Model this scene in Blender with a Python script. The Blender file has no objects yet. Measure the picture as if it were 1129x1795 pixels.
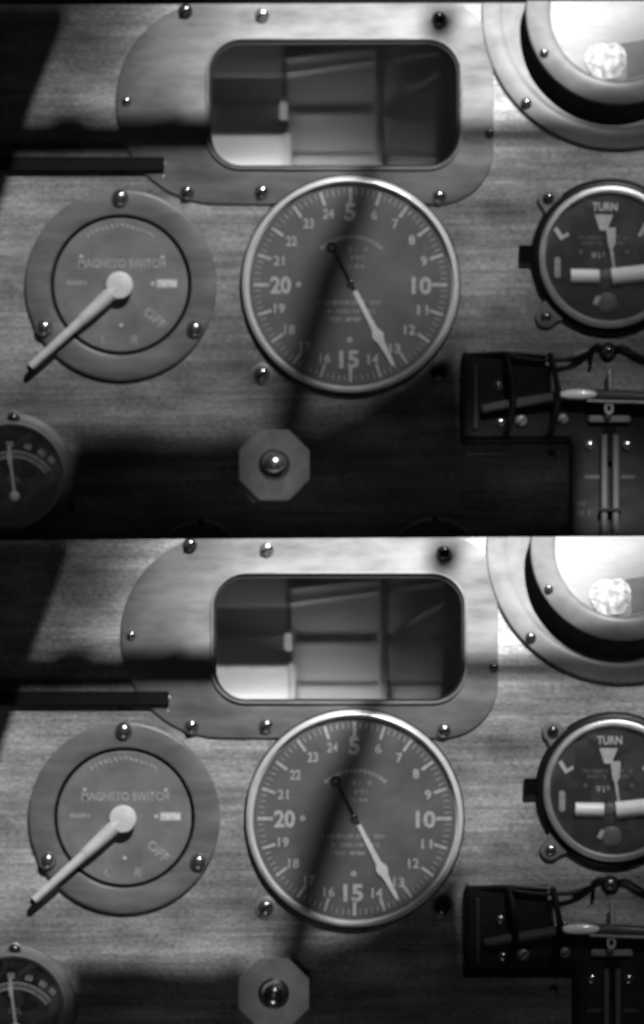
import bpy, bmesh, math, random
from mathutils import Vector
from mathutils.geometry import tessellate_polygon

# ------------------------------------------------------------------ camera, world, lamps
S = 0.000225            # metres for one photograph pixel on the upper panel (clock face about 86 mm wide)
W, H = 1129.0, 1795.0
CAMD = 2.5              # camera distance from the upper panel
PROUD = 150.0           # the lower panel stands this many pixels proud of the upper one

sc = bpy.context.scene
col = sc.collection
cam_d = bpy.data.cameras.new("camera")
cam = bpy.data.objects.new("camera", cam_d); col.objects.link(cam)
cam.location = (0, -CAMD, 0); cam.rotation_euler = (math.radians(90), 0, 0)
cam_d.sensor_fit = 'VERTICAL'; cam_d.sensor_height = 24.0
cam_d.lens = 24.0 * CAMD / (H * S)
cam_d.clip_start = 0.05; cam_d.clip_end = 50
cam_d.dof.use_dof = True
cam_d.dof.focus_distance = 2.28
cam_d.dof.aperture_fstop = 9.5
sc.camera = cam

world = bpy.data.worlds.new("World"); sc.world = world; world.use_nodes = True
world.node_tree.nodes["Background"].inputs[0].default_value = (1, 1, 1, 1)
world.node_tree.nodes["Background"].inputs[1].default_value = 0.001

KR = 0.011
KEY = Vector((0.55, -2.1, 1.9))
def lamp(name, kind, loc, target, power, wide=1.0, **kw):
    d = bpy.data.lights.new(name, kind); d.energy = power
    for k, v in kw.items(): setattr(d, k, v)
    o = bpy.data.objects.new(name, d); col.objects.link(o)
    o.location = loc
    o.rotation_euler = (Vector(target) - Vector(loc)).to_track_quat('-Z', 'Y').to_euler()
    o.scale = (wide, 1, 1)
    return o
lamp("key_lamp", 'POINT', KEY, (0, 0, 0), 66.0, shadow_soft_size=KR)
lamp("added_sheen_upper", 'SPOT', KEY, (0.042, 0, 0.200), 1600.0, wide=2.15, shadow_soft_size=KR,
     spot_size=math.radians(2.4), spot_blend=1.0)  # added spot, imitates a sky sheen along the upper board's top
lamp("added_sheen_lower", 'SPOT', KEY, (0.042, -0.034, -0.010), 2100.0, wide=2.3, shadow_soft_size=KR,
     spot_size=math.radians(2.2), spot_blend=1.0)  # added spot, same sheen for the lower board's top
lamp("added_wash_upper", 'SPOT', KEY, (-0.015, 0, 0.125), 190.0, wide=3.6, shadow_soft_size=KR,
     spot_size=math.radians(3.0), spot_blend=1.0)  # added spot, makes the upper board fade downwards
lamp("added_wash_lower", 'SPOT', KEY, (-0.015, -0.034, -0.100), 270.0, wide=3.6, shadow_soft_size=KR,
     spot_size=math.radians(2.8), spot_blend=1.0)  # added spot, brightens the lower board's middle
lamp("added_front_fill", 'AREA', (0.0, -3.3, -0.12), (0, 0, -0.12), 0.58, shape='RECTANGLE', size=0.75, size_y=1.8)  # added area lamp behind the camera, pales metal that faces it
lamp("added_low_fill", 'SPOT', (-0.1, -0.55, -1.1), (0, -0.034, -0.14), 2.2, shadow_soft_size=0.12,
     spot_size=math.radians(26), spot_blend=0.8)  # added lamp from below, lifts the lower board's shadows

sc.view_settings.view_transform = 'Standard'
sc.view_settings.look = 'None'
sc.view_settings.exposure = 0.0
sc.view_settings.gamma = 1.0
sc.view_settings.use_curve_mapping = False
sc.render.engine = 'CYCLES'
sc.cycles.max_bounces = 6
sc.cycles.use_denoising = True
sc.cycles.sample_clamp_indirect = 3.0

# ------------------------------------------------------------------ materials
MATS = {}
def mat(name, v, rough=0.5, metal=0.0, var=0.0, scale=(200, 200, 200), detail=6.0, bump=0.0, coat=0.0,
        streak=0.0, spec=0.5, rvar=0.0):
    m = bpy.data.materials.new(name); m.use_nodes = True
    nt = m.node_tree; N = nt.nodes; L = nt.links
    b = N["Principled BSDF"]
    b.inputs["Base Color"].default_value = (v, v, v, 1)
    b.inputs["Roughness"].default_value = rough
    b.inputs["Metallic"].default_value = metal
    b.inputs["Specular IOR Level"].default_value = spec
    b.inputs["Coat Weight"].default_value = coat
    b.inputs["Coat Roughness"].default_value = 0.25
    if var or bump or rvar or streak:
        tc = N.new("ShaderNodeTexCoord")
        mp = N.new("ShaderNodeMapping"); mp.inputs["Scale"].default_value = scale
        L.new(tc.outputs["Object"], mp.inputs["Vector"])
        nz = N.new("ShaderNodeTexNoise"); nz.inputs["Detail"].default_value = detail
        nz.inputs["Scale"].default_value = 1.0; nz.inputs["Roughness"].default_value = 0.62
        L.new(mp.outputs["Vector"], nz.inputs["Vector"])
        val = nz.outputs["Fac"]
        if streak:
            mp2 = N.new("ShaderNodeMapping"); mp2.inputs["Scale"].default_value = (scale[0] * .35, scale[1], scale[2] * 3.2)
            L.new(tc.outputs["Object"], mp2.inputs["Vector"])
            n2 = N.new("ShaderNodeTexNoise"); n2.inputs["Detail"].default_value = 4
            n2.inputs["Scale"].default_value = 1.0
            L.new(mp2.outputs["Vector"], n2.inputs["Vector"])
            mx = N.new("ShaderNodeMix"); mx.data_type = 'FLOAT'; mx.inputs["Factor"].default_value = streak
            L.new(nz.outputs["Fac"], mx.inputs[2]); L.new(n2.outputs["Fac"], mx.inputs[3])
            val = mx.outputs[0]
        cr = N.new("ShaderNodeValToRGB")
        cr.color_ramp.elements[0].position = 0.30; cr.color_ramp.elements[1].position = 0.70
        lo, hi = v * (1 - var), v * (1 + var)
        cr.color_ramp.elements[0].color = (lo, lo, lo, 1); cr.color_ramp.elements[1].color = (hi, hi, hi, 1)
        L.new(val, cr.inputs["Fac"]); L.new(cr.outputs["Color"], b.inputs["Base Color"])
        if rvar:
            mr = N.new("ShaderNodeMapRange"); mr.inputs[3].default_value = rough - rvar; mr.inputs[4].default_value = rough + rvar
            L.new(val, mr.inputs[0]); L.new(mr.outputs[0], b.inputs["Roughness"])
        if bump:
            bp = N.new("ShaderNodeBump"); bp.inputs["Strength"].default_value = bump
            bp.inputs["Distance"].default_value = 0.0004
            L.new(val, bp.inputs["Height"]); L.new(bp.outputs["Normal"], b.inputs["Normal"])
    MATS[name] = m
    return m

def wood_mat(name, v):
    m = bpy.data.materials.new(name); m.use_nodes = True
    nt = m.node_tree; N = nt.nodes; L = nt.links
    b = N["Principled BSDF"]; b.inputs["Roughness"].default_value = 0.5; b.inputs["Specular IOR Level"].default_value = 0.12
    tc = N.new("ShaderNodeTexCoord")
    def noise(sx, sz, detail, rough, lo, hi, p0=.3, p1=.7):
        mp = N.new("ShaderNodeMapping"); mp.inputs["Scale"].default_value = (sx, sx, sz)
        L.new(tc.outputs["Object"], mp.inputs["Vector"])
        n = N.new("ShaderNodeTexNoise"); n.inputs["Scale"].default_value = 1; n.inputs["Detail"].default_value = detail
        n.inputs["Roughness"].default_value = rough
        L.new(mp.outputs["Vector"], n.inputs["Vector"])
        r_ = N.new("ShaderNodeMapRange"); r_.inputs[1].default_value = p0; r_.inputs[2].default_value = p1
        r_.inputs[3].default_value = lo; r_.inputs[4].default_value = hi
        L.new(n.outputs["Fac"], r_.inputs[0])
        return r_.outputs[0]
    def mul(a_, b_):
        q_ = N.new("ShaderNodeMath"); q_.operation = 'MULTIPLY'; L.new(a_, q_.inputs[0]); L.new(b_, q_.inputs[1]); return q_.outputs[0]
    broad = noise(11, 60, 5, .6, .62, 1.38, .36, .64)
    grain = noise(16, 480, 6, .72, .68, 1.32)
    fleck = noise(500, 1100, 3, .6, .62, 1.38)
    pits = noise(330, 480, 2, .5, 1.0, .45, .66, .74)
    stain = noise(30, 48, 6, .65, .70, 1.16, .38, .60)
    wear = noise(8, 150, 6, .7, .78, 1.22, .38, .62)
    val = mul(mul(mul(mul(mul(broad, grain), fleck), pits), stain), wear)
    sc_ = N.new("ShaderNodeMath"); sc_.operation = 'MULTIPLY'; sc_.inputs[1].default_value = v; L.new(val, sc_.inputs[0])
    L.new(sc_.outputs[0], b.inputs["Base Color"])
    bp = N.new("ShaderNodeBump"); bp.inputs["Strength"].default_value = 0.25; bp.inputs["Distance"].default_value = 0.0002
    L.new(grain, bp.inputs["Height"]); L.new(bp.outputs["Normal"], b.inputs["Normal"])
    MATS[name] = m
wood_mat("panel_wood", 0.27)
wood_mat("panel_wood_lit", 0.31)  # paler copy of the same wood; lower board's extra brightness put into colour
mat("panel_edge", 0.03, 0.7)
mat("plate_metal", 0.14, 0.40, 0.15, 0.55, (24, 24, 80), 14, 0.2, rvar=0.1)
mat("flange_metal", 0.185, 0.40, 0.12, 0.34, (40, 40, 170), 10, 0.12, rvar=0.1)
mat("ring_metal", 0.135, 0.40, 0.05, 0.25, (90, 90, 120), 6, 0.08)
mat("bezel_metal", 0.9, 0.3, 0.2, 0.10, (150, 150, 150), 5, 0.05, spec=1.0)
mat("pale_metal", 0.55, 0.42, 0.7, 0.16, (160, 160, 160), 6, 0.08)
mat("octagon_metal", 0.84, 0.24, 1.0, 0.22, (120, 120, 120), 6, 0.03)
mat("lever_metal", 0.88, 0.36, 0.2, 0.14, (200, 200, 200), 6, 0.08)
mat("chrome", 0.75, 0.22, 0.9, 0.1, (300, 300, 300), 4)
mat("screw_metal", 0.42, 0.22, 0.9, 0.25, (400, 400, 400), 4)
mat("dark_screw", 0.10, 0.22, 0.8, 0.25, (400, 400, 400), 4)
mat("dial_grey", 0.15, 0.5, 0, 0.22, (70, 70, 70), 7)
mat("dial_switch", 0.20, 0.45, 0, 0.32, (55, 55, 70), 6)
mat("dial_dark", 0.03, 0.45, 0, 0.3, (70, 70, 70), 6)
mat("dial_black", 0.006, 0.5, 0, 0.2, (70, 70, 70), 6, spec=0.08)
mat("reflection_white", 0.35, 0.5, 0, 0.25, (25, 25, 80), 5)  # sky reflection in the dial glass, put into the face colour
mat("mark_pale", 0.62, 0.5, 0, 0.25, (500, 500, 500), 4)
mat("mark_dim", 0.40, 0.5, 0, 0.35, (500, 500, 500), 4)
mat("mark_white", 0.9, 0.5, 0, 0.12, (500, 500, 500), 4)
mat("reflection_mottle", 0.62, 0.5, 0, 0.62, (330, 330, 330), 3)  # tone of the reflected shape painted on the dial face
mat("mirrored_white", 0.90, 0.4, 0, 0.05, (300, 300, 300), 3)
mat("tube_white", 0.88, 0.18, 0, 0.04, (300, 300, 300), 3, spec=1.0)
mat("black_paint", 0.008, 0.5, 0, 0.3, (120, 120, 120), 6, 0.08, spec=0.15)
mat("case_black", 0.010, 0.4, 0, 0.4, (120, 120, 160), 6, 0.12, spec=0.22)
mat("black_matt", 0.004, 0.8, spec=0.05)
mat("rubber_and_shade", 0.008, 0.6, spec=0.15)
mat("grey_inside", 0.012, 0.6, 0, 0.35, (40, 40, 90), 5)
mat("ledge_inside", 0.05, 0.6, 0, 0.4, (60, 60, 90), 5)
mat("dim_inside", 0.0095, 0.6, 0, 0.5, (60, 60, 90), 5)
mat("tube_grey", 0.075, 0.12, 0.1, 0.1, (200, 200, 200), 4)

def glass_mat():
    m = bpy.data.materials.new("thin_glass"); m.use_nodes = True
    nt = m.node_tree; N = nt.nodes; L = nt.links
    for n in list(N):
        if n.type != 'OUTPUT_MATERIAL': N.remove(n)
    out = [n for n in N if n.type == 'OUTPUT_MATERIAL'][0]
    tr = N.new("ShaderNodeBsdfTransparent"); tr.inputs[0].default_value = (.95, .95, .95, 1)
    gl = N.new("ShaderNodeBsdfGlossy"); gl.inputs["Roughness"].default_value = 0.08
    lw = N.new("ShaderNodeLayerWeight"); pw = N.new("ShaderNodeMath"); pw.operation = 'POWER'; pw.inputs[1].default_value = 5.0
    lw.inputs["Blend"].default_value = 0.5
    L.new(lw.outputs["Facing"], pw.inputs[0])
    fr = N.new("ShaderNodeMapRange"); fr.inputs[3].default_value = 0.022; fr.inputs[4].default_value = 1.0
    L.new(pw.outputs[0], fr.inputs[0])
    mx = N.new("ShaderNodeMixShader")
    L.new(fr.outputs[0], mx.inputs[0]); L.new(tr.outputs[0], mx.inputs[1]); L.new(gl.outputs[0], mx.inputs[2])
    tc = N.new("ShaderNodeTexCoord"); nz = N.new("ShaderNodeTexNoise")          # thin film of dust and smears
    nz.inputs["Scale"].default_value = 90; nz.inputs["Detail"].default_value = 9; nz.inputs["Distortion"].default_value = 1.2
    L.new(tc.outputs["Object"], nz.inputs["Vector"])
    dr = N.new("ShaderNodeMapRange"); dr.inputs[1].default_value = .42; dr.inputs[2].default_value = .72
    dr.inputs[3].default_value = 0.0; dr.inputs[4].default_value = 0.055
    L.new(nz.outputs["Fac"], dr.inputs[0])
    df = N.new("ShaderNodeBsdfDiffuse"); df.inputs[0].default_value = (.6, .6, .6, 1)
    m2 = N.new("ShaderNodeMixShader")
    L.new(dr.outputs[0], m2.inputs[0]); L.new(mx.outputs[0], m2.inputs[1]); L.new(df.outputs[0], m2.inputs[2])
    L.new(m2.outputs[0], out.inputs[0])
    MATS["thin_glass"] = m
glass_mat()
def hazy_glass():
    m = bpy.data.materials.new("hazy_glass"); m.use_nodes = True
    nt = m.node_tree; N = nt.nodes; L = nt.links
    for n in list(N):
        if n.type != 'OUTPUT_MATERIAL': N.remove(n)
    out = [n for n in N if n.type == 'OUTPUT_MATERIAL'][0]
    rf = N.new("ShaderNodeBsdfRefraction"); rf.inputs["IOR"].default_value = 1.2; rf.inputs["Roughness"].default_value = 0.42
    gl = N.new("ShaderNodeBsdfGlossy"); gl.inputs["Roughness"].default_value = 0.15
    mx = N.new("ShaderNodeMixShader"); mx.inputs[0].default_value = 0.03
    L.new(rf.outputs[0], mx.inputs[1]); L.new(gl.outputs[0], mx.inputs[2]); L.new(mx.outputs[0], out.inputs[0])
    MATS["hazy_glass"] = m
hazy_glass()

# ------------------------------------------------------------------ panels and mapping
class Panel:
    def __init__(s, h0, cutL, cutR, word, pale):
        s.h0 = h0; s.k = 1 - h0 * S / CAMD
        s.cutL, s.cutR = cutL, cutR          # row of the sawn top edge at the left and right of the picture
        s.word = word; s.pale = pale
    def w(s, x, y, h=0.0):                  # picture position and height off the panel -> world
        q = S * s.k
        return Vector(((x - W / 2) * q, -s.h0 * S - h * q, -(y - H / 2) * q))
UP = Panel(0.0, 8.0, 5.0, "upper", False)
LO = Panel(PROUD, 947.0, 940.0, "lower", True)
P = UP                                       # the panel being built

# ------------------------------------------------------------------ mesh helpers (picture pixels: x right, y down, h out)
class MB:
    def __init__(s): s.bm = bmesh.new()
    def v(s, x, y, h): return s.bm.verts.new((x, -h, -y))
    def face(s, vs):
        try: return s.bm.faces.new(vs)
        except ValueError: return None
    def lathe(s, cx, cy, prof, n=72, closed=False, ph=0.0, sx=1.0, sy=1.0):
        rings = []
        for r, h in prof:
            if r < 1e-6: rings.append([s.v(cx, cy, h)])
            else: rings.append([s.v(cx + sx * r * math.cos(ph + 2 * math.pi * i / n), cy - sy * r * math.sin(ph + 2 * math.pi * i / n), h) for i in range(n)])
        pairs = list(zip(rings, rings[1:]))
        if closed: pairs.append((rings[-1], rings[0]))
        for a, b in pairs:
            for i in range(n):
                j = (i + 1) % n
                if len(a) == 1 and len(b) == 1: break
                if len(a) == 1: s.face((a[0], b[j], b[i]))
                elif len(b) == 1: s.face((a[i], a[j], b[0]))
                else: s.face((a[i], a[j], b[j], b[i]))
        return s
    def disc(s, cx, cy, r, h0, h1, n=72, bev=0.0):
        return s.lathe(cx, cy, [(0, h0), (r, h0), (r, h1 - bev), (r - bev, h1), (0, h1)] if bev else [(0, h0), (r, h0), (r, h1), (0, h1)], n)
    def dome(s, cx, cy, r, hh, h0=0.0, n=28, sx=1.0, sy=1.0):
        pr = [(r, h0)] + [(r * math.cos(a), h0 + hh * math.sin(a)) for a in [math.pi / 2 * k / 8 for k in range(1, 8)]] + [(0, h0 + hh)]
        return s.lathe(cx, cy, pr, n, sx=sx, sy=sy)
    def ball(s, cx, cy, h, r, n=28, sx=1.0, sy=1.0, sh=1.0):
        pr = [(r * math.sin(math.pi * k / 14), h - sh * r * math.cos(math.pi * k / 14)) for k in range(15)]
        pr[0] = (0, pr[0][1]); pr[-1] = (0, pr[-1][1])
        return s.lathe(cx, cy, pr, n, sx=sx, sy=sy)
    def plate(s, outer, h0, h1, holes=(), bev=0.0):
        loops = [list(outer)] + [list(q) for q in holes]
        def inset(loop, b, hole):
            n = len(loop); area = sum(loop[i][0] * loop[(i + 1) % n][1] - loop[(i + 1) % n][0] * loop[i][1] for i in range(n))
            sg = (1 if area > 0 else -1) * (-1 if hole else 1)
            out = []
            for i in range(n):
                p, c, q = Vector(loop[i - 1]), Vector(loop[i]), Vector(loop[(i + 1) % n])
                d1 = (c - p).normalized(); d2 = (q - c).normalized()
                n1 = Vector((-d1.y, d1.x)) * sg; n2 = Vector((-d2.y, d2.x)) * sg
                m = (n1 + n2); m = m.normalized() if m.length > 1e-6 else n1
                cc = max(0.4, m.dot(n1))
                out.append(c + m * (b / cc))
            return out
        tops = [inset(l, bev, i > 0) if bev else [Vector(p) for p in l] for i, l in enumerate(loops)]
        tv = []; bv = []
        for l, t in zip(loops, tops):
            a = [s.v(p[0], p[1], h0) for p in l]
            c = [s.v(p[0], p[1], h1) for p in t]
            mid = [s.v(p[0], p[1], h1 - bev) for p in l] if bev else None
            n = len(l)
            seq = [a, mid, c] if bev else [a, c]
            for u, w in zip(seq, seq[1:]):
                for i in range(n):
                    j = (i + 1) % n
                    s.face((u[i], u[j], w[j], w[i]))
            tv += c; bv += a
        tri = tessellate_polygon([[Vector((p[0], p[1], 0)) for p in t] for t in tops])
        for t in tri:
            s.face([tv[i] for i in t]); s.face([bv[i] for i in reversed(t)])
        return s
    def bar(s, x0, y0, x1, y1, w, h0, h1, w1=None, bev=0.0):
        d = Vector((x1 - x0, y1 - y0)).normalized(); n = Vector((-d.y, d.x))
        w1 = w if w1 is None else w1
        a = n * w / 2; b = n * w1 / 2
        return s.plate([(x0 + a.x, y0 + a.y), (x1 + b.x, y1 + b.y), (x1 - b.x, y1 - b.y), (x0 - a.x, y0 - a.y)], h0, h1, bev=bev)
    def tube(s, pts, r, n=12, r1=None):
        pts = [Vector((p[0], -p[2], -p[1])) for p in pts]
        rings = []; up = Vector((0, -1, 0))
        for i, p in enumerate(pts):
            d = (pts[min(i + 1, len(pts) - 1)] - pts[max(i - 1, 0)]).normalized()
            u = up - d * up.dot(d)
            if u.length < 1e-3: u = Vector((1, 0, 0)) - d * d.x
            u.normalize(); w = d.cross(u)
            rr = r if r1 is None else r + (r1 - r) * i / (len(pts) - 1)
            rings.append([s.bm.verts.new(p + (u * math.cos(2 * math.pi * k / n) + w * math.sin(2 * math.pi * k / n)) * rr) for k in range(n)])
        for a, b in zip(rings, rings[1:]):
            for k in range(n):
                s.face((a[k], a[(k + 1) % n], b[(k + 1) % n], b[k]))
        s.face(list(reversed(rings[0]))); s.face(rings[-1])
        return s
    def flat(s, verts, faces, h0, h1):        # lettering: outline faces given a little thickness
        t = [s.v(x, y, h1) for x, y in verts]
        for f in faces: s.face([t[i] for i in f])
        return s

def circle(cx, cy, r, a0, a1, n):
    return [(cx + r * math.cos(math.radians(a0 + (a1 - a0) * i / n)), cy - r * math.sin(math.radians(a0 + (a1 - a0) * i / n))) for i in range(n + 1)]
def round_rect(x0, y0, x1, y1, r, n=10):
    return (circle(x1 - r, y0 + r, r, 0, 90, n) + circle(x0 + r, y0 + r, r, 90, 180, n)
            + circle(x0 + r, y1 - r, r, 180, 270, n) + circle(x1 - r, y1 - r, r, 270, 360, n))
def spline(pts, k=6):
    out = []
    P_ = [Vector(p) for p in pts]
    for i in range(len(P_) - 1):
        p0 = P_[max(i - 1, 0)]; p1 = P_[i]; p2 = P_[i + 1]; p3 = P_[min(i + 2, len(P_) - 1)]
        for j in range(k):
            t = j / k
            out.append(0.5 * ((2 * p1) + (p2 - p0) * t + (2 * p0 - 5 * p1 + 4 * p2 - p3) * t * t + (3 * p1 - p0 - 3 * p2 + p3) * t ** 3))
    out.append(P_[-1])
    return out

def build(name, mb, m, parent=None, label=None, cat=None, group=None, kind=None, cut=True, smooth=35):
    bm = mb.bm
    if cut and bm.verts:
        sl = (P.cutR - P.cutL) / W
        no = Vector((sl, 0, 1)).normalized()
        if any(-v.co.z < P.cutL + sl * v.co.x for v in bm.verts):
            g = bmesh.ops.bisect_plane(bm, geom=bm.verts[:] + bm.edges[:] + bm.faces[:], dist=1e-5,
                                       plane_co=(0, 0, -P.cutL), plane_no=no, clear_outer=True)
            ed = [e for e in g['geom_cut'] if isinstance(e, bmesh.types.BMEdge)]
            if ed:
                try: bmesh.ops.edgeloop_fill(bm, edges=ed)
                except Exception: pass
    if not bm.faces:
        bm.free(); return None
    bmesh.ops.recalc_face_normals(bm, faces=bm.faces[:])
    og = parent_origin(parent) if parent else None
    if og is None:
        c = Vector((sum(v.co.x for v in bm.verts), 0, sum(v.co.z for v in bm.verts))) / len(bm.verts)
        og = P.w(c.x, -c.z, 0)
    for v in bm.verts:
        v.co = P.w(v.co.x, -v.co.z, -v.co.y) - og
    me = bpy.data.meshes.new(name); bm.to_mesh(me); bm.free()
    for p in me.polygons: p.use_smooth = True
    me.set_sharp_from_angle(angle=math.radians(smooth))
    me.materials.append(MATS[m])
    o = bpy.data.objects.new(name, me); col.objects.link(o)
    if parent:
        o.parent = parent
    else:
        o.location = og
    tag(o, label, cat, group, kind)
    return o
ORIG = {}
def parent_origin(o):
    while o.parent: o = o.parent
    return ORIG.get(o.name, Vector(o.location))
def tag(o, label=None, cat=None, group=None, kind=None):
    if label: o["label"] = label
    if cat: o["category"] = cat
    if group: o["group"] = group
    if kind: o["kind"] = kind
def thing(name, label, cat, x, y, group=None):
    o = bpy.data.objects.new(name, None); col.objects.link(o)
    o.location = P.w(x, y, 0); o.empty_display_size = 0.005
    ORIG[o.name] = o.location.copy()
    tag(o, label.replace("@", P.word), cat, group)
    return o

_font = {}
def glyphs(text, bold=0.02):
    key = (text, bold)
    if key not in _font:
        c = bpy.data.curves.new("t", 'FONT'); c.body = text; c.size = 1.0; c.align_x = 'CENTER'; c.align_y = 'CENTER'
        c.offset = bold; c.resolution_u = 3
        o = bpy.data.objects.new("t", c); col.objects.link(o)
        dg = bpy.context.evaluated_depsgraph_get(); dg.update()
        ev = o.evaluated_get(dg); me = ev.to_mesh()
        vs = [(v.co.x, v.co.y) for v in me.vertices]; fs = [tuple(p.vertices) for p in me.polygons]
        xs = [a for a, b in vs]; ys = [b for a, b in vs]
        cx, cy = (min(xs) + max(xs)) / 2, (min(ys) + max(ys)) / 2
        _font[key] = ([(a - cx, b - cy) for a, b in vs], fs, max(xs) - min(xs), max(ys) - min(ys))
        ev.to_mesh_clear(); bpy.data.objects.remove(o); bpy.data.curves.remove(c)
    return _font[key]
def text(mb, s_, x, y, w, hgt, h, rot=0.0, bold=0.02):
    vs, fs, tw, th = glyphs(s_, bold)
    kx, ky = w / tw, hgt / th; ca, sa = math.cos(math.radians(rot)), math.sin(math.radians(rot))
    mb.flat([(x + (a * kx) * ca + (b * ky) * sa, y + (a * kx) * sa - (b * ky) * ca) for a, b in vs], fs, h, h)
    return mb
def scribble(mb, x0, x1, y, hgt, h, rng, step=7.0, rot_c=None):   # small print too blurred to read
    x = x0
    while x < x1 - 3:
        w = rng.uniform(.45, .8) * step
        if rng.random() < .88:
            k = rng.choice((0, 1, 2))
            if k != 1: mb.bar(x, y - hgt / 2, x, y + hgt / 2, 1.7, h - .4, h)
            if k != 0: mb.bar(x, y - hgt / 2 + .9, x + w, y - hgt / 2 + .9, 1.7, h - .45, h - .05)
            if rng.random() < .6: mb.bar(x, y, x + w, y, 1.7, h - .5, h - .1)
            if rng.random() < .6: mb.bar(x + w, y - hgt / 2, x + w, y + hgt / 2, 1.7, h - .4, h)
        x += step
    return mb
def screw(parent, x, y, r, hh, h0=0.0, m="screw_metal", ang=40, slot=True):
    mb = MB(); mb.lathe(x, y, [(r * 1.04, h0 - .5), (r * 1.04, h0 + hh * .18)] + [(r * math.cos(a), h0 + hh * (.18 + .82 * math.sin(a))) for a in [math.pi / 2 * k / 7 for k in range(1, 7)]] + [(0, h0 + hh)], 24)
    o = build("screw", mb, m, parent)
    if o and slot:
        d = Vector((math.cos(math.radians(ang)), -math.sin(math.radians(ang)))) * r * .8
        build("slot", MB().bar(x - d.x, y - d.y, x + d.x, y + d.y, r * .26, h0 + hh * .66, h0 + hh + .25), "black_matt", o)
    return o

# ------------------------------------------------------------------ one instrument panel
def make_panel(panel, off, y_bottom):
    """off(name) gives the shift of an instrument from where it stands on the upper panel"""
    global P
    P = panel
    rng = random.Random(7)
    wood = "panel_wood_lit" if P.pale else "panel_wood"
    dx, dy = off('view')
    VX0, VY0, VX1, VY1 = 366 + dx, 71 + dy, 806 + dx, 293 + dy
    hole = round_rect(VX0 - 8, VY0 - 8, VX1 + 8, VY1 + 8, 62)
    # --- the board itself
    bx, by = off('tacho')
    mb = MB().plate([(-90, P.cutL - 12), (1220, P.cutL - 12), (1220, y_bottom), (-90, y_bottom)], -14, 0, [hole])
    board = build("instrument_panel", mb, wood, label="grained plywood instrument board of the %s set of gauges" % P.word, cat="panel",
                  group="instrument boards")

    # --- periscope viewer: plate with a rounded window
    t = thing("periscope_viewer", "metal plate with rounded rectangular viewing window at top of the @ panel", "viewing window", 585 + dx, 180 + dy, "viewing windows")
    outline = (circle(382 + dx, 180 + dy, 179, 90, 270, 40) + circle(768 + dx, 262 + dy, 97, 270, 360, 16) + circle(768 + dx, 98 + dy, 97, 0, 90, 16))
    build("plate", MB().plate(outline, 0.3, 5, [round_rect(VX0 - 3, VY0 - 3, VX1 + 3, VY1 + 3, 58)], bev=2.2), "plate_metal", t)
    rim = MB().plate(round_rect(VX0 - 5, VY0 - 5, VX1 + 5, VY1 + 6, 62), 4.5, 10, [round_rect(VX0, VY0, VX1, VY1, 57)], bev=2.0)
    build("rim", rim, "ring_metal", t)
    gask = MB().plate(round_rect(VX0 - 2, VY0 - 2, VX1 + 2, VY1 + 2, 57), -30, 4.4, [round_rect(VX0 + 5, VY0 + 6, VX1 - 5, VY1 - 3, 52)])
    build("gasket_shade_ring", gask, "rubber_and_shade", t)
    build("glass_pane", MB().plate(round_rect(VX0 + 3, VY0 + 4, VX1 - 3, VY1 - 1, 53), -6, -4.5), "hazy_glass", t)
    for (x, y) in ((325, 20), (460, 27), (770, 33), (222, 178), (328, 338), (459, 337), (770, 345), (858, 234)):
        small = x in (222, 858)
        screw(t, x + dx, y + dy, 8 if small else 12.5, 6 if small else 9, 5, "dark_screw" if x in (325, 858) or (x == 770 and y < 99) else "screw_metal", rng.uniform(10, 80))
    # inside of the viewer: made-up pieces imitating the scene its mirror reflects
    hx0, hy0, hx1, hy1, hd = VX0 - 12, VY0 - 14, VX1 + 12, VY1 + 14, -108
    hs = MB()
    hs.plate([(hx0, hy0), (hx1, hy0), (hx1, hy1), (hx0, hy1)], hd - 4, hd)
    hs.plate([(hx0 - 4, hy0 - 4), (hx1 + 4, hy0 - 4), (hx1 + 4, hy1 + 4), (hx0 - 4, hy1 + 4)], hd - 3, -15, [[(hx0 + .5, hy0 + .5), (hx1 - .5, hy0 + .5), (hx1 - .5, hy1 - .5), (hx0 + .5, hy1 - .5)]])
    build("housing", hs, "black_matt", t)
    def ip(name, m, x0, y0, x1, y1, h0, h1, bev=1.0):
        return build(name, MB().plate([(x0 + dx, y0 + dy), (x1 + dx, y0 + dy), (x1 + dx, y1 + dy), (x0 + dx, y1 + dy)], h0, h1, bev=bev), m, t)
    ip("mirrored_backing", "grey_inside", 502, 62, 768, 268, -106, -98)
    ip("mirrored_upper", "dim_inside", 358, 62, 494, 128, -90, -80)
    ip("mirrored_dark", "black_paint", 358, 129, 494, 178, -100, -92)
    ip("mirrored_sill", "dim_inside", 358, 179, 494, 231, -96, -88)
    ip("mirrored_pale_block", "mirrored_white", 358, 233, 498, 303, -92, -62, 2)
    ip("mirrored_pale_edge", "mark_pale", 499, 228, 509, 303, -94, -70)
    ip("mirrored_ledge", "ledge_inside", 511, 268, 768, 303, -98, -84, 3)
    ip("mirrored_post", "black_paint", 655, 62, 674, 303, -82, -70, 4)
    ip("mirrored_crossbar", "dim_inside", 509, 192, 768, 201, -94, -88, 2)
    ip("mirrored_side_block", "black_matt", 770, 62, 797, 304, -90, -50)
    build("mirrored_glint", MB().plate(round_rect(491 + dx, 174 + dy, 504 + dx, 205 + dy, 5, 5), -58, -42, bev=2), "mirrored_white", t)  # white piece put in for a reflected glint
    build("mirrored_rod", MB().tube([(500 + dx, 122 + dy, -84), (780 + dx, 84 + dy, -78)], 6), "dim_inside", t)
    build("mirrored_rod", MB().tube([(500 + dx, 97 + dy, -80), (770 + dx, 66 + dy, -76)], 7), "black_paint", t)
    build("mirrored_rod", MB().tube([(690 + dx, 170 + dy, -92), (798 + dx, 108 + dy, -60)], 5), "grey_inside", t)
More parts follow.
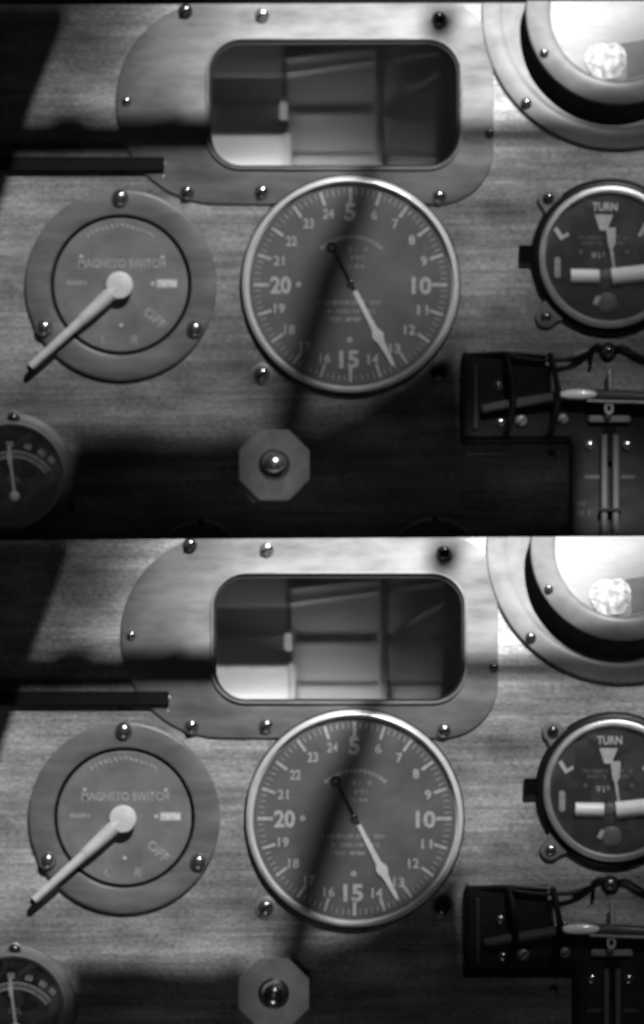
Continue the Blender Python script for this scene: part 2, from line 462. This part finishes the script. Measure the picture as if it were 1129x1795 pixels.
    lp = lamp("added_viewer_fill_" + P.word, 'AREA', P.w(510 + dx, 301 + dy, -34), P.w(520 + dx, 200 + dy, -100), VIEW_POWER, shape='RECTANGLE', size=0.066, size_y=0.004)  # added hidden lamp to light the pieces inside the viewer

    # --- black bar at the left
    bx, by = off('bar')
    t = thing("lever_bar", "flat black bar reaching in from the left edge of the @ panel", "bar", 140 + bx, 288 + by, "black bars")
    build("bar", MB().bar(-80 + bx, 288 + by, 288 + bx, 288 + by, 25, 5.4, 13, bev=2), "black_paint", t)
    build("end_rivet", MB().dome(289 + bx, 287 + by, 3.2, 3, 5), "pale_metal", t)
    build("end_rivet", MB().dome(286 + bx, 310 + by, 3.2, 4, 2), "pale_metal", t)

    # --- magneto switch
    bx, by = off('mag')
    cx, cy = 212 + bx, 500 + by
    t = thing("magneto_switch", "round MAGNETO SWITCH dial with long pale lever on the @ panel", "switch", cx, cy, "magneto switches")
    build("flange", MB().lathe(cx, cy, [(122.2, 0.2), (168, 0.3), (168, 7), (166, 9), (163, 10), (127, 10), (124.5, 9), (123, 6.5), (122.2, 3), (122.2, .3)], 96, True), "flange_metal", t)
    build("dial_face", MB().disc(cx, cy, 117.5, .5, 7.5, 96, bev=2), "dial_switch", t)
    build("groove", MB().lathe(cx, cy, [(117.8, .6), (122, .6), (122, 2.6), (117.8, 2.6)], 96, True), "black_matt", t)
    for (x, y) in ((211, 347), (78, 575), (342, 577)):
        screw(t, x + bx, y + by, 14.5, 12, 10, "screw_metal", slot=False)
    f = 7.9
    build("lettering", text(MB(), "MAGNETO SWITCH", 214 + bx, 462 + by, 152, 15, f, bold=.015), "mark_dim", t)
    build("lettering", text(MB(), "OFF", 272 + bx, 558 + by, 44, 17, f, 42, .02), "mark_dim", t)
    build("lettering", text(MB(), "L", 183 + bx, 596 + by, 9, 14, f), "mark_dim", t)
    build("lettering", text(MB(), "R", 237 + bx, 596 + by, 13, 16, f, 12), "mark_dim", t)
    build("small_print", scribble(MB(), 119 + bx, 158 + bx, 496 + by, 9, f, rng, 6), "mark_dim", t)
    m = MB(); m.plate(round_rect(275 + bx, 490 + by, 311 + bx, 504 + by, 2, 3), f - .3, f)
    o = build("name_plate", m, "mark_pale", t)
    build("small_print", scribble(MB(), 279 + bx, 309 + bx, 497 + by, 7, f + .5, rng, 6), "mark_white", o)
    for (x, y) in ((143, 450), (285, 451), (213, 570), (268, 497)):
        build("dot", MB().disc(x + bx, y + by, 3.2, f - .3, f + .2, 14), "mark_pale", t)
    m = MB()
    for a in range(58, 124, 5):
        x, y = cx + 104 * math.cos(math.radians(a)), cy - 104 * math.sin(math.radians(a))
        m.bar(x - 3, y - rng.uniform(2, 5), x + 2, y + rng.uniform(2, 5), 2, f - .4, f + .01 * rng.random())
        m.bar(x - 3.4, y + rng.uniform(-3, 3), x + 3, y + rng.uniform(-3, 3), 1.8, f - .5, f - .05 - .01 * rng.random())
    build("small_print", m, "mark_dim", t)
    hub = (210 + bx, 501 + by)
    build("hub", MB().lathe(hub[0], hub[1], [(20, 7), (20, 12), (24, 13), (24, 27), (22.8, 29), (20, 29.6), (0, 30)], 48), "lever_metal", t)
    lv = MB()
    pth = [(hub[0] - 8, hub[1] + 7, 20), (hub[0] - 40, hub[1] + 38, 22), (hub[0] - 100, hub[1] + 92, 22), (55 + bx, 643 + by, 21)]
    pts = spline(pth, 6)
    lv.tube(pts, 11.0, 16, 6.8)
    build("lever", lv, "lever_metal", t)
    build("lever_collar", MB().tube([(hub[0] - 14, hub[1] + 13, 20), (hub[0] - 40, hub[1] + 37.5, 21.5), (hub[0] - 66, hub[1] + 61, 22)], 13.2, 18, 10.2), "lever_metal", t)
    build("lever_tip_shadow", MB().tube([(55.6 + bx, 642.4 + by, 21), (51 + bx, 649 + by, 19)], 6.9, 14, 5), "black_paint", t)  # black end piece stands in for the shadow at the lever's end

    # --- tachometer dial
    bx, by = off('tacho')
    cx, cy = 614.5 + bx, 499.5 + by
    t = thing("tachometer", "largest round gauge numbered 5 to 24 with white needle on the @ panel", "gauge", cx, cy, "large numbered gauges")
    build("bezel", MB().lathe(cx, cy, [(178, 5.2), (190, 5.2), (190.4, 11), (189.2, 14), (187, 16.4), (184.5, 18), (182.4, 18.6), (181, 17.6), (180, 12), (178, 12)], 128, True), "bezel_metal", t)
    build("gasket_shade_ring", MB().lathe(cx, cy, [(178, .4), (193, .4), (193, 6), (191.5, 7), (178, 7)], 128, True), "rubber_and_shade", t)  # black ring stands in for the shadow line round the bezel
    face = build("dial_face", MB().disc(cx, cy, 179.5, 5.5, 7.4, 128), "dial_grey", t)
    build("glass", MB().disc(cx, cy, 178.5, 14.5, 15.3, 96), "thin_glass", t)
    f = 7.9
    pos = {5: (614, 372), 6: (656, 377), 7: (693, 393), 8: (722, 421), 9: (743, 458), 10: (739, 501), 11: (741, 544), 12: (718, 578), 13: (692, 611),
           14: (654, 630), 15: (612, 630), 16: (570, 628), 17: (536, 608), 18: (508, 578), 19: (490, 541), 20: (492, 500), 21: (489, 457), 22: (511, 423), 23: (541, 392), 24: (576, 375)}
    for n, (x, y) in pos.items():
        big = n % 5 == 0
        hgt = 31 if big else 17
        wd = (hgt * .62 if n < 10 else hgt * 1.18) if big else (11 if n < 10 else 19)
        if n == 10 or n == 15: wd *= .95
        build("numeral", text(MB(), str(n), x + bx, y + by, wd, hgt, f, bold=.035 if big else .02), "mark_pale", t)
        a = math.radians(90 - 18 * (n - 5))
        c_, s_ = math.cos(a), math.sin(a)
        r0 = 143 if big else 146
        build("tick_mark", MB().bar(cx + r0 * c_, cy - r0 * s_, cx + 170 * c_, cy - 170 * s_, 6.2 if big else 5.2, f - .5, f), "mark_pale", t)
    m = MB()
    for k in range(100):
        if k % 5 == 0: continue
        a = math.radians(90 - 3.6 * k); c_, s_ = math.cos(a), math.sin(a)
        m.bar(cx + 158 * c_, cy - 158 * s_, cx + 169 * c_, cy - 169 * s_, 2.2, f - .6, f - .1)
    build("minor_ticks", m, "mark_dim", t, kind="stuff")
    # curved maker's line and small print
    m = MB()
    for k in range(15):
        a = math.radians(130 - k * 80 / 14)
        x, y = cx + 2 + 80 * math.cos(a), cy - 4 - 80 * math.sin(a)
        m.bar(x - 3.0 * math.sin(a), y - 3.0 * math.cos(a), x + 2.6 * math.sin(a), y + 2.6 * math.cos(a), rng.uniform(4, 7.5), f - .5, f - .02 * rng.random())
    build("small_print", m, "mark_dim", t)
    for (x0, x1, y, hg) in ((612, 652, 437, 8), (616, 640, 453, 8), (606, 640, 467, 6), (556, 676, 531, 8), (574, 660, 546, 7), (574, 636, 560, 7)):
        build("small_print", scribble(MB(), x0 + bx, x1 + bx, y + by, hg, f, rng, 5.5), "mark_dim", t)
    for (x, y) in ((613, 596), (524, 499)):
        build("dot", MB().lathe(x + bx, y + by, [(1.8, f - .3), (4.6, f - .3), (4.6, f), (1.8, f)], 16, True), "mark_pale", t)
    # needle and black counterweight
    px, py = 616 + bx, 500 + by
    nx, ny = 690 + bx, 642 + by
    d = Vector((nx - px, ny - py)); L_ = d.length; d.normalize(); nn = Vector((-d.y, d.x))
    shp = [(12, 4.3), (70, 4.6), (88, 5.4), (96, 10), (103, 10.4), (112, 6.2), (130, 4.6), (L_, 3.2)]
    poly = [(px + d.x * a + nn.x * b, py + d.y * a + nn.y * b) for a, b in shp] + [(px + d.x * a - nn.x * b, py + d.y * a - nn.y * b) for a, b in reversed(shp)]
    build("needle", MB().plate(poly, 9, 11, bev=.8), "mark_white", t)
    cw = MB().bar(px + d.x * 11, py + d.y * 11, px - d.x * 66, py - d.y * 66, 6.5, 9.1, 10.9, 5.0)
    e = (px - d.x * 74, py - d.y * 74)
    cw.lathe(e[0], e[1], [(4, 9), (10, 9), (10, 11.1), (4, 11.1)], 24, True)
    build("counterweight", cw, "black_paint", t)
    build("pivot", MB().dome(px - 2, py - 2, 7, 3, 10.9), "dark_screw", t)
    for (x, y, mm) in ((459, 656, "screw_metal"), (768, 655, "dark_screw")):
        o = build("washer", MB().lathe(x + bx, y + by, [(0, .3), (20, .3), (20, 2), (18.5, 3), (0, 3)], 28), "flange_metal", t)
        screw(t, x + bx, y + by, 13.5, 9, 3, mm, 35)

    # --- turn indicator
    bx, by = off('turn')
    cx, cy = 1068 + bx, 451 + by
    t = thing("turn_indicator", "black faced TURN gauge with white level tube at right of the @ panel", "gauge", cx, cy, "turn gauges")
    out = []
    case = MB().lathe(cx, cy, [(0, .4), (137, .4), (138, 6), (135, 9), (129, 12), (122, 13), (0, 13)], 96)
    build("case", case, "case_black", t)
    for (x, y) in ((961, 349), (957, 556)):
        ang = math.atan2(y + by - cy, x + bx - cx)
        ex, ey = cx + 118 * math.cos(ang), cy + 118 * math.sin(ang)
        ear = MB().plate([(x + bx + 19 * math.cos(ang + q), y + by + 19 * math.sin(ang + q)) for q in [math.radians(-100 + 20 * i) for i in range(11)]]
                         + [(ex - 30 * math.sin(ang), ey + 30 * math.cos(ang)), (ex + 30 * math.sin(ang), ey - 30 * math.cos(ang))], .3, 9, bev=2.5)
        build("mounting_ear", ear, "flange_metal" if y > 450 else "flange_metal", t)
        screw(t, x + bx, y + by, 10, 6, 9, "dark_screw" if y < 450 else "screw_metal", 40)
    build("side_plug", MB().plate([(911 + bx, 430 + by), (936 + bx, 430 + by), (936 + bx, 459 + by), (911 + bx, 459 + by)], .5, 16, bev=1.5), "black_matt", t)
    build("bezel", MB().lathe(cx, cy, [(112, 11), (124, 11), (125, 19), (123.5, 22.5), (121, 24), (115, 24), (113, 22.5), (112, 19)], 112, True), "ring_metal" if False else "pale_metal", t)
    build("dial_face", MB().disc(cx, cy, 112.5, 12.5, 14, 96), "dial_dark", t)
    build("glass", MB().disc(cx, cy, 112.5, 20.5, 21.3, 96), "thin_glass", t)
    f = 14.5
    build("lettering", text(MB(), "TURN", 1060 + bx, 363 + by, 44, 15, f, bold=.03), "mark_pale", t)
    build("marker", MB().plate([(1042 + bx, 377 + by), (1074 + bx, 377 + by), (1063 + bx, 404 + by), (1051 + bx, 404 + by)], f - .5, f + 1), "mark_pale", t)
    build("lettering", text(MB(), "L", 984 + bx, 407 + by, 18, 24, f, -32, .05), "mark_pale", t)
    build("lettering", text(MB(), "R", 1133 + bx, 407 + by, 22, 26, f, 28, .05), "mark_pale", t)
    m = MB().plate([(1061 + bx, 400 + by), (1079 + bx, 400 + by), (1078 + bx, 428 + by), (1071 + bx, 441 + by), (1065 + bx, 432 + by)], f + 2, f + 3.5, bev=.6)
    m.bar(1071 + bx, 439 + by, 1076 + bx, 472 + by, 6, f + 2.1, f + 3.4, 3.5)
    build("needle", m, "mark_pale", t)
    m = MB()
    for (x0, x1, y) in ((1014, 1058, 417), (1022, 1056, 427), (1080, 1102, 417), (1082, 1094, 427)):
        scribble(m, x0 + bx, x1 + bx, y + by, 6, f, rng, 5)
    build("small_print", m, "dial_grey", t)
    build("small_print", scribble(scribble(MB(), 1036 + bx, 1047 + bx, 449 + by, 11, f, rng, 6), 1050 + bx, 1062 + bx, 449 + by, 11, f, rng, 6), "mark_pale", t)
    build("dot", MB().disc(1018 + bx, 442 + by, 4, f - .5, f, 14), "dial_grey", t)
    build("dot", MB().disc(1099 + bx, 442 + by, 4, f - .5, f, 14), "dial_grey", t)
    # level tube
    build("tube_channel", MB().plate(spline_poly([(972, 462), (1060, 468), (1180, 460)], [(1180, 494), (1060, 502), (972, 494)], bx, by), f - .4, f + .6), "dial_dark", t)
    build("level_tube", MB().tube([(1000 + bx, 484 + by, f), (1003 + bx, 484 + by, f), (1048 + bx, 484.5 + by, f), (1050 + bx, 484.5 + by, f)], 12.5, 20), "tube_white", t)
    build("level_tube", MB().tube([(1071 + bx, 485 + by, f), (1100 + bx, 482 + by, f), (1128 + bx, 479 + by, f), (1150 + bx, 476 + by, f)], 15, 20), "tube_white", t)
    build("level_ball", MB().dome(1061 + bx, 483 + by, 11, 6, f), "dial_grey", t)
    build("tube_end", MB().plate(round_rect(971 + bx, 451 + by, 982 + bx, 489 + by, 5, 4), f, f + 3, bev=1.2), "mark_dim", t)
    build("dial_knob", MB().dome(1063 + bx, 531 + by, 18, 4, f), "dial_grey", t)
    build("pale_tab", MB().bar(1049 + bx, 520 + by, 1041 + bx, 535 + by, 8, f, f + 4.5, bev=1), "mark_pale", t)

    # --- large dial cut off by the top right corner
    bx, by = off('big')
    cx, cy = 1083 + bx, 24 + by
    t = thing("flanged_gauge", "wide flanged gauge with painted reflection on its face at top right corner of the @ panel", "gauge", cx, cy, "flanged gauges")
    build("flange", MB().lathe(cx, cy, [(150, .3), (239, .3), (239, 6), (236.5, 8.5), (233, 9), (208, 9), (205, 7.5), (203, 6), (193, 6), (190, 4), (150, 4)], 128, True), "flange_metal" if False else "ring_metal", t)
    build("barrel", MB().lathe(cx, cy, [(116, 4.2), (162, 4.2), (163, 44), (161.5, 48), (158, 50), (128, 50), (124, 48), (121.5, 44), (120, 36), (116, 36)], 128, True), "ring_metal", t)
    build("dial_face", MB().disc(cx, cy, 119.5, 34, 37, 96), "reflection_white", t)  # white stands in for the sky reflected by the glass
    build("glass", MB().disc(cx, cy, 121, 41, 42, 96), "thin_glass", t)
    screw(t, 922 + bx, 182 + by, 9.5, 6, 9, "dark_screw", 30)
    screw(t, 952 + bx, 97 + by, 8, 4, 50, "dark_screw", 60)
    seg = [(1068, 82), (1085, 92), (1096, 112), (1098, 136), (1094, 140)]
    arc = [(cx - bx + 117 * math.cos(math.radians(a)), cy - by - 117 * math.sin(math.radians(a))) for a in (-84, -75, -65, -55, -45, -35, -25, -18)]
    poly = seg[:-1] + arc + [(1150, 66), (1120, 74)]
    build("reflection_grey", MB().plate([(x + bx, y + by) for x, y in poly], 37.1, 37.6), "dial_grey", t)  # grey part of the glass reflection, laid on as a flat plate
    ro = build("painted_reflection", MB().plate([(1061 + bx + rr * math.cos(math.radians(q_)), 109 + by - rr * 1.02 * math.sin(math.radians(q_))) for q_, rr in
                                      zip(range(0, 360, 15), (36, 36, 37, 36, 34, 31, 27, 30, 33, 35, 37, 38, 38, 36, 35, 35, 36, 35, 31, 33, 36, 37, 36, 36))], 37.7, 39.5, bev=1.2), "reflection_mottle", t)  # white disc standing in for a shape reflected in the glass
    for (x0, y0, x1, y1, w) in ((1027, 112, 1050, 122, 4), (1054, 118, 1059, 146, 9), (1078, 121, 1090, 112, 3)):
        build("reflection_mark", MB().bar(x0 + bx, y0 + by, x1 + bx, y1 + by, w, 39.3, 39.9 + .05 * rng.random(), w * .7), "mark_dim", ro)  # darker marks of the same painted reflection

    # --- oil gauge at the left edge
    bx, by = off('oil')
    cx, cy = 20 + bx, 836 + by
    t = thing("oil_gauge", "small black OIL gauge with pale needle at left edge of the @ panel", "gauge", cx, cy, "oil gauges")
    build("flange", MB().lathe(cx, cy, [(86, .3), (113, .3), (113, 6), (111, 9), (108, 10), (100, 12), (97, 17), (93, 18), (89, 15), (87.5, 8), (86, 8)], 96, True), "flange_metal", t)
    build("dial_face", MB().disc(cx, cy, 88, 1, 6, 80), "dial_black", t)
    build("glass", MB().disc(cx, cy, 88.5, 11, 12, 80), "thin_glass", t)
    f = 6.5; ax, ay = 24 + bx, 870 + by
    for r in (69, 79):
        m = MB()
        pts_o = [(ax + (r + 1.3) * math.cos(math.radians(a)), ay - (r + 1.3) * math.sin(math.radians(a))) for a in range(36, 146, 5)]
        pts_i = [(ax + (r - 1.3) * math.cos(math.radians(a)), ay - (r - 1.3) * math.sin(math.radians(a))) for a in range(141, 35, -5)]
        build("scale_line", m.plate(pts_o + pts_i, f - .4, f), "mark_dim", t)
    m = MB()
    for k in range(23):
        a = math.radians(38 + k * 105 / 22); m.bar(ax + 69 * math.cos(a), ay - 69 * math.sin(a), ax + 79 * math.cos(a), ay - 79 * math.sin(a), 2.0, f - .5, f - .1)
    build("scale_ticks", m, "mark_dim", t, kind="stuff")
    for (s_, a) in (("50", 94), ("60", 74), ("80", 57), ("90", 44)):
        ar = math.radians(a)
        build("numeral", text(MB(), s_, ax + 91 * math.cos(ar), ay - 91 * math.sin(ar), 13, 11, f, 90 - a, .03), "mark_dim", t)
    build("lettering", text(MB(), "OIL", 25 + bx, 840 + by, 24, 11, f, bold=.02), "dial_grey", t)
    m = MB().bar(26 + bx, 866 + by, 16 + bx, 788 + by, 5, 8, 9.4, 4)
    m.plate([(15 + bx, 815 + by), (13 + bx, 800 + by), (17 + bx, 776 + by), (21 + bx, 800 + by), (22 + bx, 815 + by)], 8.1, 9.5)
    build("needle", m, "mark_pale", t)
    build("pivot", MB().dome(26 + bx, 870 + by, 9, 4, 8), "mark_pale", t)
    build("screw_cup", MB().lathe(24 + bx, 734 + by, [(9.5, 9), (13, 9), (13, 12), (11.5, 13), (9.5, 11)], 28, True), "pale_metal", t)
    screw(t, 24 + bx, 734 + by, 10, 7, 9.5, "dark_screw", slot=False)
    screw(t, 123 + bx, 889 + by, 9, 6, 0.3, "dark_screw", 50)

    # --- octagonal plate with knob
    bx, by = off('knob')
    cx, cy = 481 + bx, 815 + by
    t = thing("pull_knob", "shiny ball knob on pale octagonal faceted plate low on the @ panel", "knob", cx, cy, "octagonal knobs")
    R8 = 63 / math.cos(math.pi / 8)
    build("octagon_plate", MB().lathe(cx, cy, [(R8, .3), (R8, 6), (R8 - 1.5, 8), (20, 10.6), (0, 10.6)], 8, ph=math.pi / 8), "octagon_metal", t)
    build("collar", MB().lathe(cx, cy, [(27, 10), (27, 17), (25, 20), (16, 23), (13, 26), (0, 26)], 40), "dark_screw", t)
    build("ball", MB().ball(cx, cy, 37, 25), "chrome", t)

    # --- boxed level with wires at the lower right
    bx, by = off('level')
    t = thing("level_gauge", "black boxed level with glass tubes and wires at lower right of the @ panel", "level gauge", 960 + bx, 690 + by, "boxed levels")
    def q(pts): return [(x + bx, y + by) for x, y in pts]
    yb = 1000 if not P.pale else 948
    build("case", MB().plate(q([(812, 618), (956, 616), (958, 702), (1180, 700), (1180, yb), (998, yb), (998, 768), (812, 768)]), .4, 14, bev=3), "case_black", t)
    build("case_rim", MB().plate(q([(808, 630), (815, 612), (815, 772), (1000, 772), (1000, 779), (808, 779)]), .5, 19, bev=2), "case_black", t)
    build("inner_rail", MB().bar(833 + bx, 640 + by, 833 + bx, 752 + by, 7, 14, 20, bev=1.5), "dial_dark", t)
    gl = [(846, 718, 24), (880, 711, 26), (920, 705, 27), (968, 697, 28), (1010, 693, 29), (1068, 694, 29), (1180, 700, 29)]
    build("glass_tube", MB().tube(spline([(x + bx, y + by, h) for x, y, h in gl], 6), 8, 16, 11), "tube_grey", t)
    build("painted_tube_glare", MB().ball(1012 + bx, 692 + by, 37, 9, sx=3.9, sh=.7), "tube_white", t)  # white ball standing in for glare on the glass tube
    build("lower_rod", MB().tube([(1028 + bx, 703 + by, 36), (1068 + bx, 705 + by, 38), (1180 + bx, 708 + by, 38)], 3, 10), "flange_metal", t)
    for (x, w) in ((893, 12), (970, 12)):
        build("strap", MB().tube(spline([(x - 6 + bx, 622 + by, 22), (x + bx, 650 + by, 38), (x + 6 + bx, 690 + by, 42), (x + 2 + bx, 730 + by, 38), (x - 8 + bx, 764 + by, 18)], 5), w / 2, 10), "black_paint", t)
    build("wire", MB().tube(spline([(822 + bx, 622 + by, 10), (885 + bx, 620 + by, 22), (905 + bx, 627 + by, 24), (960 + bx, 632 + by, 22), (1004 + bx, 629 + by, 16), (1028 + bx, 618 + by, 12), (1046 + bx, 606 + by, 10), (1058 + bx, 609 + by, 10)], 6), 3.6, 8), "black_paint", t)
    build("wire", MB().tube(spline([(1040 + bx, 608 + by, 10), (1036 + bx, 625 + by, 10), (1035 + bx, 642 + by, 8)], 6), 3.2, 8), "black_paint", t)
    build("wire", MB().tube(spline([(1076 + bx, 610 + by, 8), (1095 + bx, 609 + by, 10), (1112 + bx, 620 + by, 10), (1140 + bx, 632 + by, 8), (1180 + bx, 632 + by, 8)], 6), 3.6, 8), "black_paint", t)
    build("terminal_strip", MB().bar(898 + bx, 617 + by, 958 + bx, 621 + by, 6, 10, 22, bev=1), "flange_metal", t)
    build("terminal_strip", MB().bar(1004 + bx, 622 + by, 1030 + bx, 614 + by, 6, 8, 20, bev=1), "pale_metal", t)
    build("washer", MB().lathe(1066 + bx, 616 + by, [(0, .4), (16, .4), (16, 4), (14, 5), (0, 5)], 24), "black_paint", t)
    screw(t, 1066 + bx, 616 + by, 11, 9, 5, "screw_metal", 60)
    build("pointer_rod", MB().tube([(1068 + bx, 648 + by, 20), (1068 + bx, 692 + by, 28)], 4.5, 12), "pale_metal", t)
    build("pointer_loop", MB().lathe(1066 + bx, 716 + by, [(4, 34), (8, 34), (8, 38), (4, 38)], 24, True, sy=1.4), "pale_metal", t)
    build("cross_plate", MB().plate(round_rect(1031 + bx, 729 + by, 1104 + bx, 741 + by, 4, 4), 14, 24, bev=2), "flange_metal", t)
    for (x, y, r, m_) in ((873, 677, 8, "screw_metal"), (877, 741, 8, "screw_metal"), (913, 738, 10, "flange_metal"), (986, 735, 9, "flange_metal"), (985, 685, 5, "screw_metal"), (967, 798, 7, "dark_screw"), (1033, 781, 8.5, "screw_metal"), (1098, 781, 8.5, "screw_metal")):
        screw(t, x + bx, y + by, r, 6, 14 if not (x == 985) else 34, m_, 45, slot=r > 7.5)
    build("tube_slot", MB().plate(round_rect(1056 + bx, 746 + by, 1080 + bx, 810 + by, 11, 6), 14, 26, bev=2), "black_matt", t)
    yb2 = yb - 3
    for x in (1058, 1078):
        build("upright_tube", MB().tube([(x + bx, 762 + by, 24), (x + bx, 812 + by, 24), (x + bx, yb2 + by, 24)], 5.5, 14), "tube_grey", t)
    build("tube_band", MB().bar(1050 + bx, 893 + by, 1088 + bx, 893 + by, 5, 14, 32), "black_paint", t)
    for (x0, x1, y) in ((1024, 1054, 836), (1088, 1112, 836)):
        build("scale_mark", MB().bar(x0 + bx, y + by, x1 + bx, y + by, 6, 13.8, 14.6), "dial_dark", t)
    build("small_print", scribble(scribble(MB(), 1012 + bx, 1034 + bx, 884 + by, 9, 14.6, rng, 6), 1012 + bx, 1034 + bx, 899 + by, 9, 14.6, rng, 6), "dial_dark", t)

def spline_poly(a, b, bx, by):
    A = [(p.x + bx, p.y + by) for p in spline([Vector((x, y)) for x, y in a], 5)]
    B = [(p.x + bx, p.y + by) for p in spline([Vector((x, y)) for x, y in b], 5)]
    return A + B

VIEW_POWER = 0.25
make_panel(UP, lambda n: (0, 0), 985)
LOFF = {'view': (8, 936), 'bar': (8, 936), 'mag': (6, 933.5), 'tacho': (7, 935), 'turn': (8, 934), 'big': (8, 936), 'oil': (2, 931), 'knob': (-1, 926), 'level': (4, 934)}
make_panel(LO, lambda n: LOFF[n], 1900)

# two gauges just showing above the lower board
P = UP
for (cx, cy, r, lab) in ((352, 990, 84, "dark gauge rim barely showing above the lower board, below the octagonal knob"), (762, 990, 88, "dark gauge rim barely showing above the lower board, right of the octagonal knob")):
    t = thing("hidden_gauge", lab, "gauge", cx, cy, "half hidden gauges")
    build("rim", MB().lathe(cx, cy, [(r - 14, .3), (r, .3), (r, 5), (r - 3, 8), (r - 10, 8), (r - 14, 4)], 80, True), "flange_metal", t)
    build("dial_face", MB().disc(cx, cy, r - 13, .4, 3, 64), "dial_dark", t)
    screw(t, cx, cy - r + 7, 5, 3, 8, "dark_screw", 20)

# ------------------------------------------------------------------ added unseen casters above and before the panels, cut to their shadow shapes
def shade(name, panel, pts, dep=-0.62, lampp=KEY):
    out = []
    for (x, y) in pts:
        T = panel.w(x, y, 0)
        u = (dep - T.y) / (lampp.y - T.y)
        out.append(T + (lampp - T) * u)
    bm = bmesh.new()
    a = [bm.verts.new(p) for p in out]; b = [bm.verts.new(p + Vector((0, -0.003, 0))) for p in out]
    n = len(out)
    tri = tessellate_polygon([[Vector((p.x, p.z, 0)) for p in out]])
    for t in tri:
        bm.faces.new([a[i] for i in t]); bm.faces.new([b[i] for i in reversed(t)])
    for i in range(n):
        j = (i + 1) % n; bm.faces.new((a[i], a[j], b[j], b[i]))
    bmesh.ops.recalc_face_normals(bm, faces=bm.faces[:])
    me = bpy.data.meshes.new(name); bm.to_mesh(me); bm.free()
    me.materials.append(MATS["black_matt"])
    o = bpy.data.objects.new(name, me); col.objects.link(o); o.parent = CASTERS
    return o
CASTERS = bpy.data.objects.new("shade_casters", None); col.objects.link(CASTERS)
tag(CASTERS, "added dark shade casters overhead, unseen, shaped to throw the panel shadows", None, None, "structure")
def q2(o, pts): return [(x + o[0], y + o[1]) for x, y in pts]
for pn, o in ((UP, (0, 0)), (LO, (7, 935))):
    shade("corner_caster", pn, q2(o, [(-140, 26), (114, 26), (100, 70), (48, 205), (20, 300), (-14, 410), (-140, 420)]), -0.34)
    for k in range(3):
        yy = (-2, 8, 18)[k]
        shade("slat_caster", pn, q2(o, [(-140, yy), (118, yy), (117, yy + 5), (-140, yy + 5)]))
    shade("band_caster", pn, q2(o, [(-140, 214), (85, 211), (100, 201), (125, 196), (145, 201), (160, 212), (285, 210), (300, 201), (318, 210), (372, 210), (372, 262), (-140, 266)]), -0.5)
    shade("thin_band_caster", pn, q2(o, [(372, 226), (1240, 227), (1240, 244), (372, 244)]))
    shade("diagonal_caster", pn, q2(o, [(634, 285), (682, 285), (648, 370), (632, 420), (608, 500), (560, 640), (534, 790), (476, 790), (490, 690), (534, 520), (560, 450), (596, 380)]), -0.82)
    shade("spot_caster", pn, q2(o, [(748, 18), (806, 18), (800, 50), (775, 66), (750, 58)]))
    yb = 1048 if pn is UP else 1010
    oc = o if pn is UP else (1, 925)
    shade("bottom_caster", pn, q2(oc, [(-140, 900), (60, 905), (104, 870), (122, 810), (130, 770), (142, 764), (160, 768), (235, 766), (300, 776), (380, 776), (392, 768), (408, 764), (430, 768), (440, 838), (448, 857), (498, 857), (514, 838), (532, 764), (560, 742), (640, 712), (700, 672), (745, 634), (785, 612), (806, 604), (820, 772), (1014, 766), (1018, 940), (1240, 945), (1240, yb), (-140, yb)]))  # notched to keep oil gauge, knob and level lit
# dark surround behind and above
P = UP
bd = MB().plate([(-160, -60), (1290, -60), (1290, 990), (-160, 990)], -190, -182)
build("backing_board", bd, "black_matt", kind="structure", cut=False)
